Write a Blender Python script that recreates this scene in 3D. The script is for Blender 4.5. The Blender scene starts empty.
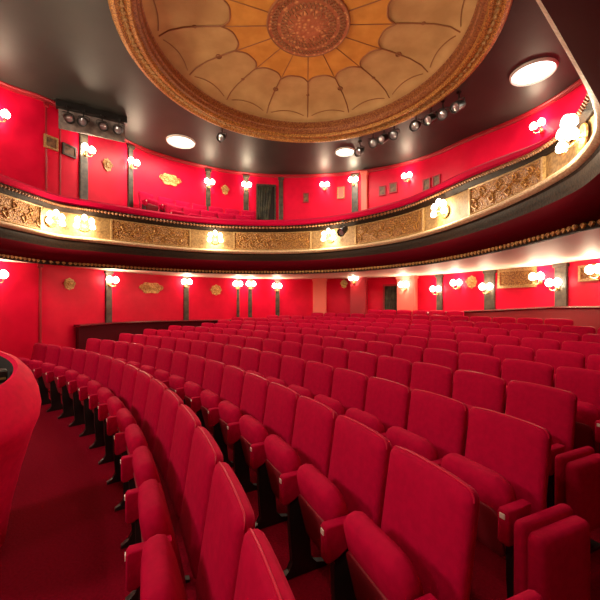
import bpy, bmesh, math, random
from math import sin, cos, pi, radians, sqrt, atan2
from mathutils import Vector, Matrix
random.seed(7)
SC = bpy.context.scene
COL = SC.collection

# ------------------------------------------------------------------ camera, world, big lights, exposure
EYE = 1.74
FPX = 340.0            # focal length in pixels of the 600 px frame
Y0 = 304.0             # row of the horizon
cam_d = bpy.data.cameras.new('camera')
cam_d.sensor_width = 36.0
cam_d.lens = 36.0 * FPX / 600.0
cam_d.shift_y = (Y0 - 300.0) / 600.0
cam_d.clip_start = 0.02
cam_d.clip_end = 100
cam = bpy.data.objects.new('camera', cam_d)
cam.location = (0, 0, EYE)
cam.rotation_euler = (radians(90), 0, 0)
COL.objects.link(cam)
SC.camera = cam

world = bpy.data.worlds.new('world')
SC.world = world
world.use_nodes = True
world.node_tree.nodes['Background'].inputs[0].default_value = (0.10, 0.03, 0.02, 1)
world.node_tree.nodes['Background'].inputs[1].default_value = 0.3

SC.view_settings.view_transform = 'Standard'
SC.view_settings.look = 'None'
SC.view_settings.exposure = 0.0
SC.view_settings.gamma = 1.0
SC.view_settings.use_curve_mapping = False

WARM = (1.0, 0.78, 0.52)


def area_light(name, loc, target, size, power, color=(1.0, 0.85, 0.68), spread=180):
    d = bpy.data.lights.new(name, 'AREA')
    d.shape = 'DISK'
    d.size = size
    d.energy = power
    d.color = color
    d.spread = radians(spread)
    o = bpy.data.objects.new(name, d)
    o.location = loc
    o.rotation_euler = (Vector(target) - Vector(loc)).to_track_quat('-Z', 'Y').to_euler()
    COL.objects.link(o)
    return o


P_STALLS = 60     # watts: sconces under the balcony
P_CIRCLE = 75     # sconces on the upper wall
P_FASCIA = 75     # lamps on the balcony front
P_DISC = 110      # big round ceiling lights
# added fill lamps high on the stage side, out of view, without fittings
area_light('added_stage_fill', (-7.5, 0.0, 6.2), (-1.0, 5.0, 0.5), 1.2, 330)
area_light('added_stage_fill', (-4.5, -3.5, 6.3), (-0.5, 3.0, 0.5), 1.2, 130)
# added unseen lamp that brightens the dome from the stage side
area_light('added_dome_fill', (-4.8, 1.0, 4.4), (0.0, 6.8, 7.1), 0.6, 90, (1.0, 0.8, 0.55), 90)

# ------------------------------------------------------------------ materials


def mat(name, color, rough=0.6, metal=0.0, sheen=0.0, sheen_tint=(1, 1, 1), spec=0.5, coat=0.0):
    m = bpy.data.materials.new(name)
    m.use_nodes = True
    b = m.node_tree.nodes['Principled BSDF']
    b.inputs['Base Color'].default_value = (*color, 1)
    b.inputs['Roughness'].default_value = rough
    b.inputs['Metallic'].default_value = metal
    b.inputs['Sheen Weight'].default_value = sheen
    b.inputs['Sheen Tint'].default_value = (*sheen_tint, 1)
    b.inputs['Specular IOR Level'].default_value = spec
    b.inputs['Coat Weight'].default_value = coat
    return m


def mottle(m, c1, c2, scale=8.0, detail=4.0, bump=0.0, kind='noise', lo=0.35, hi=0.65, bscale=None):
    nt = m.node_tree
    b = nt.nodes['Principled BSDF']
    tc = nt.nodes.new('ShaderNodeTexCoord')
    if kind == 'noise':
        n = nt.nodes.new('ShaderNodeTexNoise')
        n.inputs['Detail'].default_value = detail
        out = n.outputs['Fac']
    else:
        n = nt.nodes.new('ShaderNodeTexVoronoi')
        out = n.outputs['Distance']
    n.inputs['Scale'].default_value = scale
    nt.links.new(tc.outputs['Object'], n.inputs['Vector'])
    r = nt.nodes.new('ShaderNodeValToRGB')
    r.color_ramp.elements[0].position = lo
    r.color_ramp.elements[1].position = hi
    r.color_ramp.elements[0].color = (*c1, 1)
    r.color_ramp.elements[1].color = (*c2, 1)
    nt.links.new(out, r.inputs[0])
    nt.links.new(r.outputs[0], b.inputs['Base Color'])
    if bump:
        bp = nt.nodes.new('ShaderNodeBump')
        bp.inputs['Strength'].default_value = bump
        bp.inputs['Distance'].default_value = 0.02
        if bscale:
            n2 = nt.nodes.new('ShaderNodeTexNoise')
            n2.inputs['Scale'].default_value = bscale
            nt.links.new(tc.outputs['Object'], n2.inputs['Vector'])
            nt.links.new(n2.outputs['Fac'], bp.inputs['Height'])
        else:
            nt.links.new(out, bp.inputs['Height'])
        nt.links.new(bp.outputs[0], b.inputs['Normal'])
    return m


def glow(name, color, strength):
    m = bpy.data.materials.new(name)
    m.use_nodes = True
    nt = m.node_tree
    nt.nodes.remove(nt.nodes['Principled BSDF'])
    e = nt.nodes.new('ShaderNodeEmission')
    e.inputs[0].default_value = (*color, 1)
    e.inputs[1].default_value = strength
    nt.links.new(e.outputs[0], nt.nodes['Material Output'].inputs[0])
    return m


M = {}
M['velvet'] = mottle(mat('red_velvet', (0.5, 0.001, 0.02), 0.8, sheen=0.06, sheen_tint=(1, 0.05, 0.1), spec=0.08),
                     (0.40, 0.0006, 0.032), (0.47, 0.0008, 0.038), 26, 3, 0.05, bscale=400)
M['piping'] = mat('red_piping', (0.55, 0.004, 0.04), 0.4, spec=0.35)
M['seat_pan'] = mat('seat_pan', (0.22, 0.004, 0.015), 0.6)
M['black'] = mat('black_iron', (0.012, 0.011, 0.01), 0.38, spec=0.5)
M['plate'] = mat('number_plate', (0.95, 0.85, 0.75), 0.35, 0.0)
M['carpet'] = mottle(mat('red_carpet', (0.2, 0.001, 0.006), 0.95, spec=0.05),
                     (0.15, 0.0005, 0.009), (0.20, 0.0006, 0.012), 60, 5, 0.25)
M['wall'] = mottle(mat('red_wall', (0.7, 0.012, 0.03), 0.38, spec=0.16),
                   (0.64, 0.003, 0.035), (0.72, 0.004, 0.042), 3, 3)
M['wall_pink'] = mat('pale_red_paint', (0.78, 0.16, 0.12), 0.55)
M['wall_dark'] = mat('deep_red_paint', (0.33, 0.004, 0.014), 0.5)
M['ceiling'] = mottle(mat('brown_ceiling', (0.07, 0.05, 0.042), 0.5, spec=0.35),
                      (0.024, 0.026, 0.024), (0.034, 0.036, 0.032), 1.2, 3)
M['soffit'] = mat('cream_soffit', (0.78, 0.58, 0.47), 0.6)
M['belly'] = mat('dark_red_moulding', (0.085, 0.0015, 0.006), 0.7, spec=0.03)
M['dark_wood'] = mottle(mat('dark_moulding', (0.03, 0.016, 0.01), 0.6, spec=0.12), (0.008, 0.0045, 0.003), (0.024, 0.012, 0.006), 30, 4, 0.2)
M['gold'] = mottle(mat('gilt', (0.5, 0.27, 0.07), 0.45, 0.35), (0.15, 0.05, 0.010), (0.56, 0.28, 0.06), 42, 4, 0.6, lo=0.38, hi=0.62)
M['gold_relief'] = mottle(mat('gilt_relief', (0.5, 0.27, 0.07), 0.5, 0.3), (0.50, 0.25, 0.06), (0.15, 0.055, 0.010), 40, 4, 0.9, 'voronoi', 0.1, 0.7)
M['gold_frame'] = mottle(mat('dull_gilt', (0.4, 0.25, 0.1), 0.45, 0.3), (0.26, 0.15, 0.05), (0.52, 0.34, 0.14), 40, 3, 0.2)
M['cream_gilt'] = mottle(mat('cream_gilt', (0.75, 0.6, 0.4), 0.5, 0.0), (0.52, 0.37, 0.2), (0.72, 0.55, 0.34), 30, 3, 0.3)
M['gold_board'] = mottle(mat('worn_gilt_board', (0.4, 0.26, 0.1), 0.55), (0.16, 0.085, 0.025), (0.32, 0.19, 0.065), 24, 4, 0.3)
M['red_gilt'] = mottle(mat('red_brown_gilt', (0.3, 0.1, 0.03), 0.5, 0.2), (0.14, 0.03, 0.010), (0.36, 0.15, 0.045), 30, 4, 0.3)
M['bright_gilt'] = mottle(mat('bright_gilt', (0.7, 0.42, 0.12), 0.5), (0.40, 0.19, 0.04), (0.85, 0.55, 0.18), 24, 4, 0.5)
M['parapet'] = mottle(mat('parapet_velvet', (0.75, 0.002, 0.05), 0.7, spec=0.12), (0.70, 0.0012, 0.05), (0.80, 0.0016, 0.058), 20, 3, 0.05, bscale=300)
M['ledge'] = mat('lacquered_ledge', (0.10, 0.004, 0.010), 0.18, spec=0.7, coat=0.5)
M['ledge_body'] = mat('partition_cloth', (0.07, 0.001, 0.006), 0.7, spec=0.1)
M['pilaster'] = mottle(mat('grey_marble', (0.09, 0.07, 0.05), 0.35), (0.03, 0.024, 0.018), (0.09, 0.07, 0.05), 9, 5)
M['plaster'] = mottle(mat('tan_plaster', (0.6, 0.36, 0.17), 0.7), (0.40, 0.235, 0.085), (0.50, 0.315, 0.125), 2.2, 5)
M['amber'] = mottle(mat('amber_plaster', (0.66, 0.30, 0.06), 0.65), (0.48, 0.20, 0.022), (0.60, 0.28, 0.042), 3, 4)
M['rib'] = mat('brown_stucco', (0.26, 0.10, 0.035), 0.6)
M['medallion'] = mottle(mat('medallion_lace', (0.6, 0.3, 0.1), 0.6), (0.66, 0.33, 0.12), (0.36, 0.10, 0.035), 13, 4, 0.8, 'voronoi', 0.12, 0.5)
M['brass'] = mat('aged_brass', (0.55, 0.35, 0.13), 0.35, 0.8)
M['bulb'] = glow('lit_bulb', (1.0, 0.88, 0.66), 14)
M['disc'] = glow('lit_diffuser', (1.0, 0.92, 0.78), 5)
M['white_metal'] = mat('white_metal', (0.7, 0.66, 0.6), 0.4)
M['lens'] = mat('spot_lens', (0.5, 0.5, 0.52), 0.08, 0.7)
M['curtain'] = mottle(mat('dark_curtain', (0.03, 0.032, 0.018), 0.85), (0.015, 0.016, 0.010), (0.06, 0.055, 0.03), 6, 3)
M['grey_board'] = mottle(mat('grey_board', (0.22, 0.18, 0.16), 0.7), (0.14, 0.11, 0.10), (0.30, 0.25, 0.22), 7, 4)
M['pic_brown'] = mottle(mat('brown_print', (0.12, 0.05, 0.02), 0.5), (0.05, 0.02, 0.01), (0.25, 0.12, 0.05), 9, 3)
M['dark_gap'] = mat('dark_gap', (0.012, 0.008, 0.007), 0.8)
for k in ('bulb', 'disc'):
    M[k].cycles.emission_sampling = 'NONE'

# ------------------------------------------------------------------ helpers


def link(name, me, m, parent=None):
    o = bpy.data.objects.new(name, me)
    COL.objects.link(o)
    if m is not None and not me.materials:
        me.materials.append(m)
    if parent is not None:
        o.parent = parent
    return o


def obj(name, bm, m, parent=None, smooth=True, angle=40):
    me = bpy.data.meshes.new(name)
    bmesh.ops.recalc_face_normals(bm, faces=bm.faces[:])
    if smooth:
        for f in bm.faces:
            f.smooth = True
        for e in bm.edges:
            if len(e.link_faces) == 2 and e.calc_face_angle(0) > radians(angle):
                e.smooth = False
    bm.to_mesh(me)
    bm.free()
    return link(name, me, m, parent)


def tag(o, label, cat, group=None):
    o['label'] = label
    o['category'] = cat
    if group:
        o['group'] = group
    return o


def thing(name, label, cat, loc=(0, 0, 0), rz=0.0, group=None):
    o = bpy.data.objects.new(name, None)
    o.empty_display_size = 0.1
    o.location = loc
    o.rotation_euler = (0, 0, rz)
    COL.objects.link(o)
    return tag(o, label, cat, group)


def struct(o):
    o['kind'] = 'structure'
    return o


def kids(o):
    return [c for c in bpy.data.objects if c.parent is o]


def dup(root, children, loc, rz, label, group=None):
    r = root.copy()
    COL.objects.link(r)
    r.location = loc
    r.rotation_euler = (0, 0, rz)
    r['label'] = label
    if group:
        r['group'] = group
    for ch, subs in children:
        c = ch.copy()
        COL.objects.link(c)
        c.parent = r
        for g in subs:
            d = g.copy()
            COL.objects.link(d)
            d.parent = c
    return r


def box(bm, x0, x1, y0, y1, z0, z1, bevel=0.0):
    v = [bm.verts.new((x, y, z)) for x in (x0, x1) for y in (y0, y1) for z in (z0, z1)]
    fs = [bm.faces.new([v[i] for i in q]) for q in ((0, 1, 3, 2), (4, 6, 7, 5), (0, 4, 5, 1), (2, 3, 7, 6), (0, 2, 6, 4), (1, 5, 7, 3))]
    if bevel:
        es = list({e for f in fs for e in f.edges})
        bmesh.ops.bevel(bm, geom=es, offset=bevel, segments=2, affect='EDGES', profile=0.5)


def prism(bm, pts, a0, a1, axis='x', bevel=0.0):
    """Extrude a 2-D outline along an axis: axis x takes (y, z), axis z takes (x, y)."""
    def at(p, a):
        if axis == 'x':
            return (a, p[0], p[1])
        if axis == 'y':
            return (p[0], a, p[1])
        return (p[0], p[1], a)
    A = [bm.verts.new(at(p, a0)) for p in pts]
    B = [bm.verts.new(at(p, a1)) for p in pts]
    n = len(pts)
    fs = [bm.faces.new(A), bm.faces.new(B[::-1])]
    for i in range(n):
        fs.append(bm.faces.new((A[i], A[(i + 1) % n], B[(i + 1) % n], B[i])))
    if bevel:
        es = list({e for f in fs[:2] for e in f.edges})
        bmesh.ops.bevel(bm, geom=es, offset=bevel, segments=2, affect='EDGES', profile=0.5)


def tube(bm, pts, r, seg=8, closed=False, caps=True):
    pts = [Vector(p) for p in pts]
    n = len(pts)
    rings = []
    up = Vector((0, 0, 1))
    for i, p in enumerate(pts):
        if closed:
            t = pts[(i + 1) % n] - pts[i - 1]
        else:
            t = pts[min(i + 1, n - 1)] - pts[max(i - 1, 0)]
        t.normalize()
        a = t.cross(up)
        if a.length < 1e-3:
            a = t.cross(Vector((1, 0, 0)))
        a.normalize()
        b = a.cross(t)
        rr = r[i] if isinstance(r, (list, tuple)) else r
        rings.append([bm.verts.new(p + a * (rr * cos(2 * pi * k / seg)) + b * (rr * sin(2 * pi * k / seg))) for k in range(seg)])
    m = n if closed else n - 1
    for i in range(m):
        A, B = rings[i], rings[(i + 1) % n]
        for k in range(seg):
            bm.faces.new((A[k], A[(k + 1) % seg], B[(k + 1) % seg], B[k]))
    if caps and not closed:
        bm.faces.new(rings[0])
        bm.faces.new(rings[-1][::-1])


def lathe(bm, prof, seg=24, c=(0, 0, 0), axis='z', a0=0.0, a1=2 * pi):
    """Turn (r, z) pairs round an axis through c."""
    full = abs(a1 - a0 - 2 * pi) < 1e-6
    n = seg if full else seg + 1
    rings = []
    for r, z in prof:
        ring = []
        for k in range(n):
            a = a0 + (a1 - a0) * k / seg
            p = (r * cos(a), r * sin(a), z)
            if axis == 'y':
                p = (p[0], -p[2], p[1])
            ring.append(p)
        rings.append(ring)
    V = []
    for (r, z), ring in zip(prof, rings):
        if r < 1e-6 and full:
            v = bm.verts.new(Vector(ring[0]) + Vector(c))
            V.append([v] * n)
        else:
            V.append([bm.verts.new(Vector(p) + Vector(c)) for p in ring])
    for i in range(len(prof) - 1):
        for k in range(seg):
            q = [V[i][k], V[i][(k + 1) % n], V[i + 1][(k + 1) % n], V[i + 1][k]]
            u = []
            for v in q:
                if v not in u:
                    u.append(v)
            if len(u) >= 3:
                bm.faces.new(u)


def pillow(bm, w, h, t, rt, rb, edge=0.02, bulge=0.02, crown=0.0, mtx=None, back_flat=False):
    """Padded slab: outline in the x-z plane (width w, z from 0 to h), thickness t along y, front at -y."""
    N = 6
    out = []

    def arc(cx, cz, r, s):
        for i in range(N + 1):
            a = radians(s + 90 * i / N)
            out.append((cx + r * cos(a), cz + r * sin(a)))
    arc(w / 2 - rt, h - rt, rt, 0)
    for i in range(1, 6):                       # gentle crown along the top edge
        x = (w / 2 - rt) * (1 - 2 * i / 6)
        out.append((x, h + crown * (1 - (2 * x / w) ** 2)))
    arc(-w / 2 + rt, h - rt, rt, 90)
    arc(-w / 2 + rb, rb, rb, 180)
    arc(w / 2 - rb, rb, rb, 270)
    cz = h * 0.5

    def ring(inset, y):
        f = []
        for x, z in out:
            sx = max(0.0, 1 - inset / (w / 2))
            sz = max(0.0, 1 - inset / (h / 2))
            f.append(bm.verts.new((x * sx, y, cz + (z - cz) * sz)))
        return f
    layers = []
    back_b = 0.0 if back_flat else bulge * 0.6
    for ins, y in ((w * .5 * .62, t / 2 + back_b), (w * .5 * .3, t / 2 + back_b * .7), (edge * 1.1, t / 2), (edge * .3, t / 2 - edge * .35), (0, t / 2 - edge),
                   (0, -t / 2 + edge), (edge * .3, -t / 2 + edge * .35), (edge * 1.1, -t / 2), (w * .5 * .3, -t / 2 - bulge * .7), (w * .5 * .62, -t / 2 - bulge)):
        layers.append(ring(ins, y))
    n = len(out)
    for A, B in zip(layers, layers[1:]):
        for i in range(n):
            bm.faces.new((A[i], A[(i + 1) % n], B[(i + 1) % n], B[i]))
    for L, yy in ((layers[0], t / 2 + back_b), (layers[-1], -t / 2 - bulge)):
        c = bm.verts.new((0, yy, cz))
        for i in range(n):
            bm.faces.new((L[i], L[(i + 1) % n], c))
    if mtx is not None:
        bmesh.ops.transform(bm, matrix=mtx, verts=bm.verts[:])
    return out


def catmull(pts, per=10):
    P = [Vector(p) for p in pts]
    P = [P[0] * 2 - P[1]] + P + [P[-1] * 2 - P[-2]]
    o = []
    for i in range(1, len(P) - 2):
        for k in range(per):
            t = k / per
            a, b, c, d = P[i - 1:i + 3]
            o.append(0.5 * ((2 * b) + (c - a) * t + (2 * a - 5 * b + 4 * c - d) * t * t + (3 * b - a - 3 * c + d) * t ** 3))
    o.append(P[-2])
    return o


# ------------------------------------------------------------------ plan of the house
WALL = catmull([(-8.2, 2.5), (-7.45, 5.2), (-6.52, 7.3), (-5.92, 8.0), (-5.28, 9.6), (-4.65, 10.7), (-3.5, 11.7), (-2.3, 12.35), (-1.0, 12.65), (0.2, 12.66), (1.4, 12.5),
                (2.5, 12.15), (3.5, 11.6), (4.3, 10.8), (4.9, 9.8), (5.6, 8.8), (5.98, 7.7), (6.1, 6.0), (6.1, 3.5), (6.1, 0.0), (6.1, -3.0)], 8)
FRONT = catmull([(-6.1, 3.6), (-5.85, 5.2), (-5.68, 6.5), (-5.56, 7.4), (-5.40, 7.78), (-4.95, 8.15), (-4.0, 8.95), (-2.87, 9.65), (-1.5, 9.98), (0, 9.9), (1.3, 9.25), (2.37, 8.1),
                 (2.85, 7.0), (3.08, 5.9), (3.15, 5.0), (3.13, 4.25), (2.98, 3.55), (2.5, 2.75), (1.30, 1.7), (0.1, 0.75), (-1.1, -0.2)], 10)
CEIL = EYE + 4.8
ROW_C = Vector((-10.47, -3.23))
ROW_R, ROW_P, SEAT_W = 10.79, 0.85, 0.52


def rake(n):
    return 0.0304 * (n - 1) + 0.0017 * (n - 1) ** 2 + 0.010 * max(0, n - 8) ** 2


def normals(C):
    o = []
    for i in range(len(C)):
        t = (C[min(i + 1, len(C) - 1)] - C[max(i - 1, 0)]).normalized()
        o.append(Vector((t.y, -t.x)))           # towards the auditorium
    return o


WN, FN = normals(WALL), normals(FRONT)


def ray_hit(C, ox, oy, dx, dy, last=False):
    best = None
    for i in range(len(C) - 1):
        ax, ay = C[i]
        ex, ey = C[i + 1] - C[i]
        den = dx * ey - dy * ex
        if abs(den) < 1e-9:
            continue
        t = ((ax - ox) * ey - (ay - oy) * ex) / den
        u = ((ax - ox) * dy - (ay - oy) * dx) / den
        if t > 0.3 and -1e-6 <= u <= 1 + 1e-6:
            if best is None or (t > best[0] if last else t < best[0]):
                best = (t, i + u)
    return best


def curve_at(C, N, s, off=0.0):
    i = min(max(int(s), 0), len(C) - 2)
    f = s - i
    p = C[i].lerp(C[i + 1], f)
    n = N[i].lerp(N[i + 1], f).normalized()
    return p + n * off, n


def on_wall(px, y, off=0.0):
    """Where the direction through column px meets the wall, and the height seen at row y there."""
    t, s = ray_hit(WALL, 0, 0, (px - 300) / FPX, 1.0, True)
    p, n = curve_at(WALL, WN, s, off)
    return Vector((p.x, p.y, EYE + (Y0 - y) * t / FPX)), n, s


def on_front(px, off=0.0):
    t, s = ray_hit(FRONT, 0, 0, (px - 300) / FPX, 1.0, True)
    p, n = curve_at(FRONT, FN, s, off)
    return p, n, s


def face_rz(n):
    """Rotation that turns a thing built facing -y towards the direction n."""
    return atan2(n.y, n.x) + pi / 2


def sweep(bm, C, N, prof_, s0=None, s1=None, closed=True, step=1.0):
    """Sweep a profile of (offset towards the house, height) along a plan curve."""
    s0 = 0 if s0 is None else s0
    s1 = len(C) - 1 if s1 is None else s1
    k = max(2, int(round((s1 - s0) / step)) + 1)
    rings = []
    for i in range(k):
        s = s0 + (s1 - s0) * i / (k - 1)
        p, n = curve_at(C, N, s)
        prof = prof_(s) if callable(prof_) else prof_
        rings.append([bm.verts.new((p.x + n.x * o, p.y + n.y * o, z)) for o, z in prof])
    m = len(prof)
    for A, B in zip(rings, rings[1:]):
        for j in range(m if closed else m - 1):
            bm.faces.new((A[j], A[(j + 1) % m], B[(j + 1) % m], B[j]))
    if closed:
        bm.faces.new(rings[0])
        bm.faces.new(rings[-1][::-1])


# ------------------------------------------------------------------ floor, walls, ceiling
bm = bmesh.new()
radii = [(0.001, -0.0)]
for n in range(1, 13):
    r = ROW_R + ROW_P * (n - 1) - 0.28
    radii += [(r, rake(max(n - 1, 1))), (r + 0.004, rake(n))]
radii.append((26.0, rake(12)))
lathe(bm, radii, 180, (ROW_C.x, ROW_C.y, 0))
struct(obj('floor', bm, M['carpet'], smooth=False))

bm = bmesh.new()
sweep(bm, WALL, WN, [(0, -0.3), (0, CEIL + 0.2), (-0.25, CEIL + 0.2), (-0.25, -0.3)])
struct(obj('wall_back', bm, M['wall'], angle=60))
bm = bmesh.new()
box(bm, -8.4, 6.4, -6.3, -6.0, -0.3, CEIL + 0.2)
struct(obj('wall_rear', bm, M['wall_dark'], smooth=False))
bm = bmesh.new()
box(bm, -8.7, -8.25, -6.3, 2.8, -0.3, CEIL + 0.2)
struct(obj('wall_stage', bm, M['wall_dark'], smooth=False))
bm = bmesh.new()
box(bm, 6.1, 6.4, -6.3, -2.9, -0.3, CEIL + 0.2)
struct(obj('wall_side', bm, M['wall'], smooth=False))

DOME = Vector((0.16, 6.54))
DR = 3.395
bm = bmesh.new()
N = 96
inner = [bm.verts.new((DOME.x + 3.2 * cos(2 * pi * k / N), DOME.y + 3.2 * sin(2 * pi * k / N), CEIL)) for k in range(N)]
outer = []
for k in range(N):
    a = 2 * pi * k / N
    c, s = cos(a), sin(a)
    q = 1e9
    if c > 1e-6: q = min(q, (6.4 - DOME.x) / c)
    if c < -1e-6: q = min(q, (-8.8 - DOME.x) / c)
    if s > 1e-6: q = min(q, (13.0 - DOME.y) / s)
    if s < -1e-6: q = min(q, (-6.3 - DOME.y) / s)
    outer.append(bm.verts.new((DOME.x + c * q, DOME.y + s * q, CEIL)))
for k in range(N):
    bm.faces.new((inner[k], inner[(k + 1) % N], outer[(k + 1) % N], outer[k]))
struct(obj('ceiling', bm, M['ceiling'], smooth=False))

# thin beaded cornice where the upper wall meets the ceiling
bm = bmesh.new()
sweep(bm, WALL, WN, [(0, CEIL - 0.10), (0.03, CEIL - 0.10), (0.05, CEIL - 0.05), (0.08, CEIL - 0.03), (0.08, CEIL), (0, CEIL)])
struct(obj('trim_1', bm, M['wall_dark'], angle=20))

# ------------------------------------------------------------------ the painted dome
dome = thing('ceiling_dome', 'large round painted dome in amber and tan with a gilded rim, set in the ceiling', 'dome', (DOME.x, DOME.y, CEIL))
bm = bmesh.new()
lathe(bm, [(3.08, 0.05), (3.04, 0.22), (2.92, 0.38), (2.72, 0.50), (2.40, 0.565), (1.9, 0.585), (1.2, 0.59), (0, 0.59)], 96)
obj('bowl', bm, M['plaster'], dome)
bm = bmesh.new()
lathe(bm, [(3.395, 0.0), (3.395, -0.06), (3.36, -0.11), (3.30, -0.12), (3.26, -0.07), (3.14, -0.05), (3.12, -0.09), (3.07, -0.09), (3.05, -0.03), (3.05, 0.08), (3.2, 0.08), (3.395, 0.05), (3.395, 0.0)], 96)
obj('rim_moulding', bm, M['gold'], dome, angle=25)
bm = bmesh.new()
lathe(bm, [(3.07, -0.02), (2.99, 0.0), (2.98, 0.08), (2.95, 0.10), (2.95, 0.24), (2.93, 0.26), (3.0, 0.28), (3.08, 0.28), (3.07, -0.02)], 96)
obj('inner_band', bm, M['red_gilt'], dome, angle=25)
bm = bmesh.new()                                       # beading round the rim
tube(bm, [(3.2 * cos(2 * pi * k / 560), 3.2 * sin(2 * pi * k / 560), -0.06) for k in range(560)], [0.045 if k % 4 in (1, 2) else 0.012 for k in range(560)], 5, True)
obj('rim_beading', bm, M['gold_frame'], dome, smooth=False)
NS, ROT = 16, radians(90 - 1.0)


def scallop(a):
    u = ((a - ROT) / (2 * pi / NS)) % 1.0
    return 1.68 - 0.20 * (1 - abs(2 * u - 1) ** 3.2)


bm = bmesh.new()
K = NS * 14
top = [bm.verts.new((scallop(2 * pi * k / K + ROT) * cos(2 * pi * k / K + ROT), scallop(2 * pi * k / K + ROT) * sin(2 * pi * k / K + ROT), 0.565)) for k in range(K)]
cv = bm.verts.new((0, 0, 0.57))
for k in range(K):
    bm.faces.new((top[k], top[(k + 1) % K], cv))
obj('sunburst', bm, M['amber'], dome, smooth=False)
bm = bmesh.new()
tube(bm, [(scallop(2 * pi * k / K + ROT) * cos(2 * pi * k / K + ROT), scallop(2 * pi * k / K + ROT) * sin(2 * pi * k / K + ROT), 0.562) for k in range(K)], 0.017, 6, True)
obj('scalloped_border', bm, M['rib'], dome)
for k in range(NS):
    a = ROT + 2 * pi * k / NS
    c, s = cos(a), sin(a)
    bm = bmesh.new()
    tube(bm, [(r * c, r * s, z) for r, z in ((0.8, 0.560), (1.3, 0.560), (1.68, 0.562))], 0.009, 6)
    tube(bm, [(r * c, r * s, z) for r, z in ((1.68, 0.572), (2.0, 0.572), (2.4, 0.556), (2.72, 0.49), (2.90, 0.385))], 0.014, 6)
    if k % 2:
        tube(bm, [(2.1 * c + 0.055 * cos(b), 2.1 * s + 0.055 * sin(b), 0.565) for b in [2 * pi * i / 14 for i in range(14)]], 0.014, 6, True)
    else:
        lathe(bm, [(0, -0.02), (0.035, -0.012), (0.045, 0.0), (0, 0.005)], 10, (2.2 * c, 2.2 * s, 0.57))
    obj('rib', bm, M['rib'], dome)
bm = bmesh.new()
for k in range(NS):                                    # painted swags along the foot of each panel
    a0 = ROT + 2 * pi * (k + 0.1) / NS
    a1 = ROT + 2 * pi * (k + 0.9) / NS
    pts = []
    for i in range(13):
        u = i / 12
        r = 2.86 - 0.10 * (1 - (2 * u - 1) ** 2)
        pts.append((r * cos(a0 + (a1 - a0) * u), r * sin(a0 + (a1 - a0) * u), 0.405 + 0.055 * (1 - (2 * u - 1) ** 2)))
    tube(bm, pts, 0.009, 5)
obj('swag_border', bm, M['rib'], dome)
bm = bmesh.new()
lathe(bm, [(0.80, 0.575), (0.80, 0.545), (0.77, 0.53), (0.73, 0.545), (0.5, 0.535), (0.3, 0.53), (0.26, 0.515), (0.2, 0.53), (0, 0.52)], 64)
med = obj('medallion', bm, M['medallion'], dome)
bm = bmesh.new()
for R_, n_, w_ in ((0.66, 28, 0.05), (0.66, 28, -0.05), (0.47, 20, 0.06), (0.47, 20, -0.06), (0.32, 14, 0.06)):
    tube(bm, [((R_ + w_ * cos(n_ * b)) * cos(b), (R_ + w_ * cos(n_ * b)) * sin(b), 0.528) for b in [2 * pi * i / 336 for i in range(336)]], 0.010, 4, True)
obj('lace_tracery', bm, M['rib'], med)
bm = bmesh.new()
tube(bm, [(0.785 * cos(2 * pi * k / 64), 0.785 * sin(2 * pi * k / 64), 0.54) for k in range(64)], 0.02, 6, True)
obj('medallion_border', bm, M['rib'], med)

# ------------------------------------------------------------------ the balcony
Z = lambda a: EYE + a
balc = thing('balcony', 'horseshoe balcony with gilded front panels, sweeping above the stalls', 'balcony')
S_BEND = ray_hit(FRONT, 0, 0, (588 - 300) / FPX, 1.0, True)
S_BEND = S_BEND[1] if S_BEND else len(FRONT) - 55.0


def SBF(s):
    """How far the soffit edge sits behind the front: deeper along the near arm."""
    u = min(max((s - S_BEND + 12) / 45, 0), 1)
    return -0.38 - 1.2 * u



def zf(s, a):
    """Height on the balcony front: the front gets lower along the right-hand arm."""
    u = min(max((s - S_BEND + 40) / 34, 0), 1)
    u = u * u * (3 - 2 * u)
    return Z(1.55 + (a - 1.55) * (1 - 0.42 * u))


def frontp(*prof):
    return lambda s: [(o, zf(s, a)) for o, a in prof]


def star(C, p, c):
    d = p - c
    h = ray_hit(C, c.x, c.y, d.x, d.y, True)
    return h


cen = Vector((-1.0, 4.6))


def ring_slab(bm, off, zin, zout, th, wall_gap=0.0):
    inn, out = [], []
    for i in range(0, len(FRONT)):
        p = FRONT[i] + FN[i] * (off(i) if callable(off) else off)
        h = star(WALL, p, cen)
        if h is None:
            continue
        q = cen + (p - cen) * h[0]
        q = q + (cen - q).normalized() * wall_gap
        if (q - cen).length < (p - cen).length + 0.02:
            q = p + (p - cen).normalized() * 0.02
        inn.append(p)
        out.append(q)
    A = [bm.verts.new((p.x, p.y, zin)) for p in inn]
    B = [bm.verts.new((p.x, p.y, zout)) for p in out]
    C_ = [bm.verts.new((p.x, p.y, zin + th)) for p in inn]
    D = [bm.verts.new((p.x, p.y, zout + th)) for p in out]
    for i in range(len(A) - 1):
        bm.faces.new((A[i], A[i + 1], B[i + 1], B[i]))
        bm.faces.new((C_[i], C_[i + 1], D[i + 1], D[i]))
        bm.faces.new((A[i], A[i + 1], C_[i + 1], C_[i]))
        bm.faces.new((B[i], B[i + 1], D[i + 1], D[i]))


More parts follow.
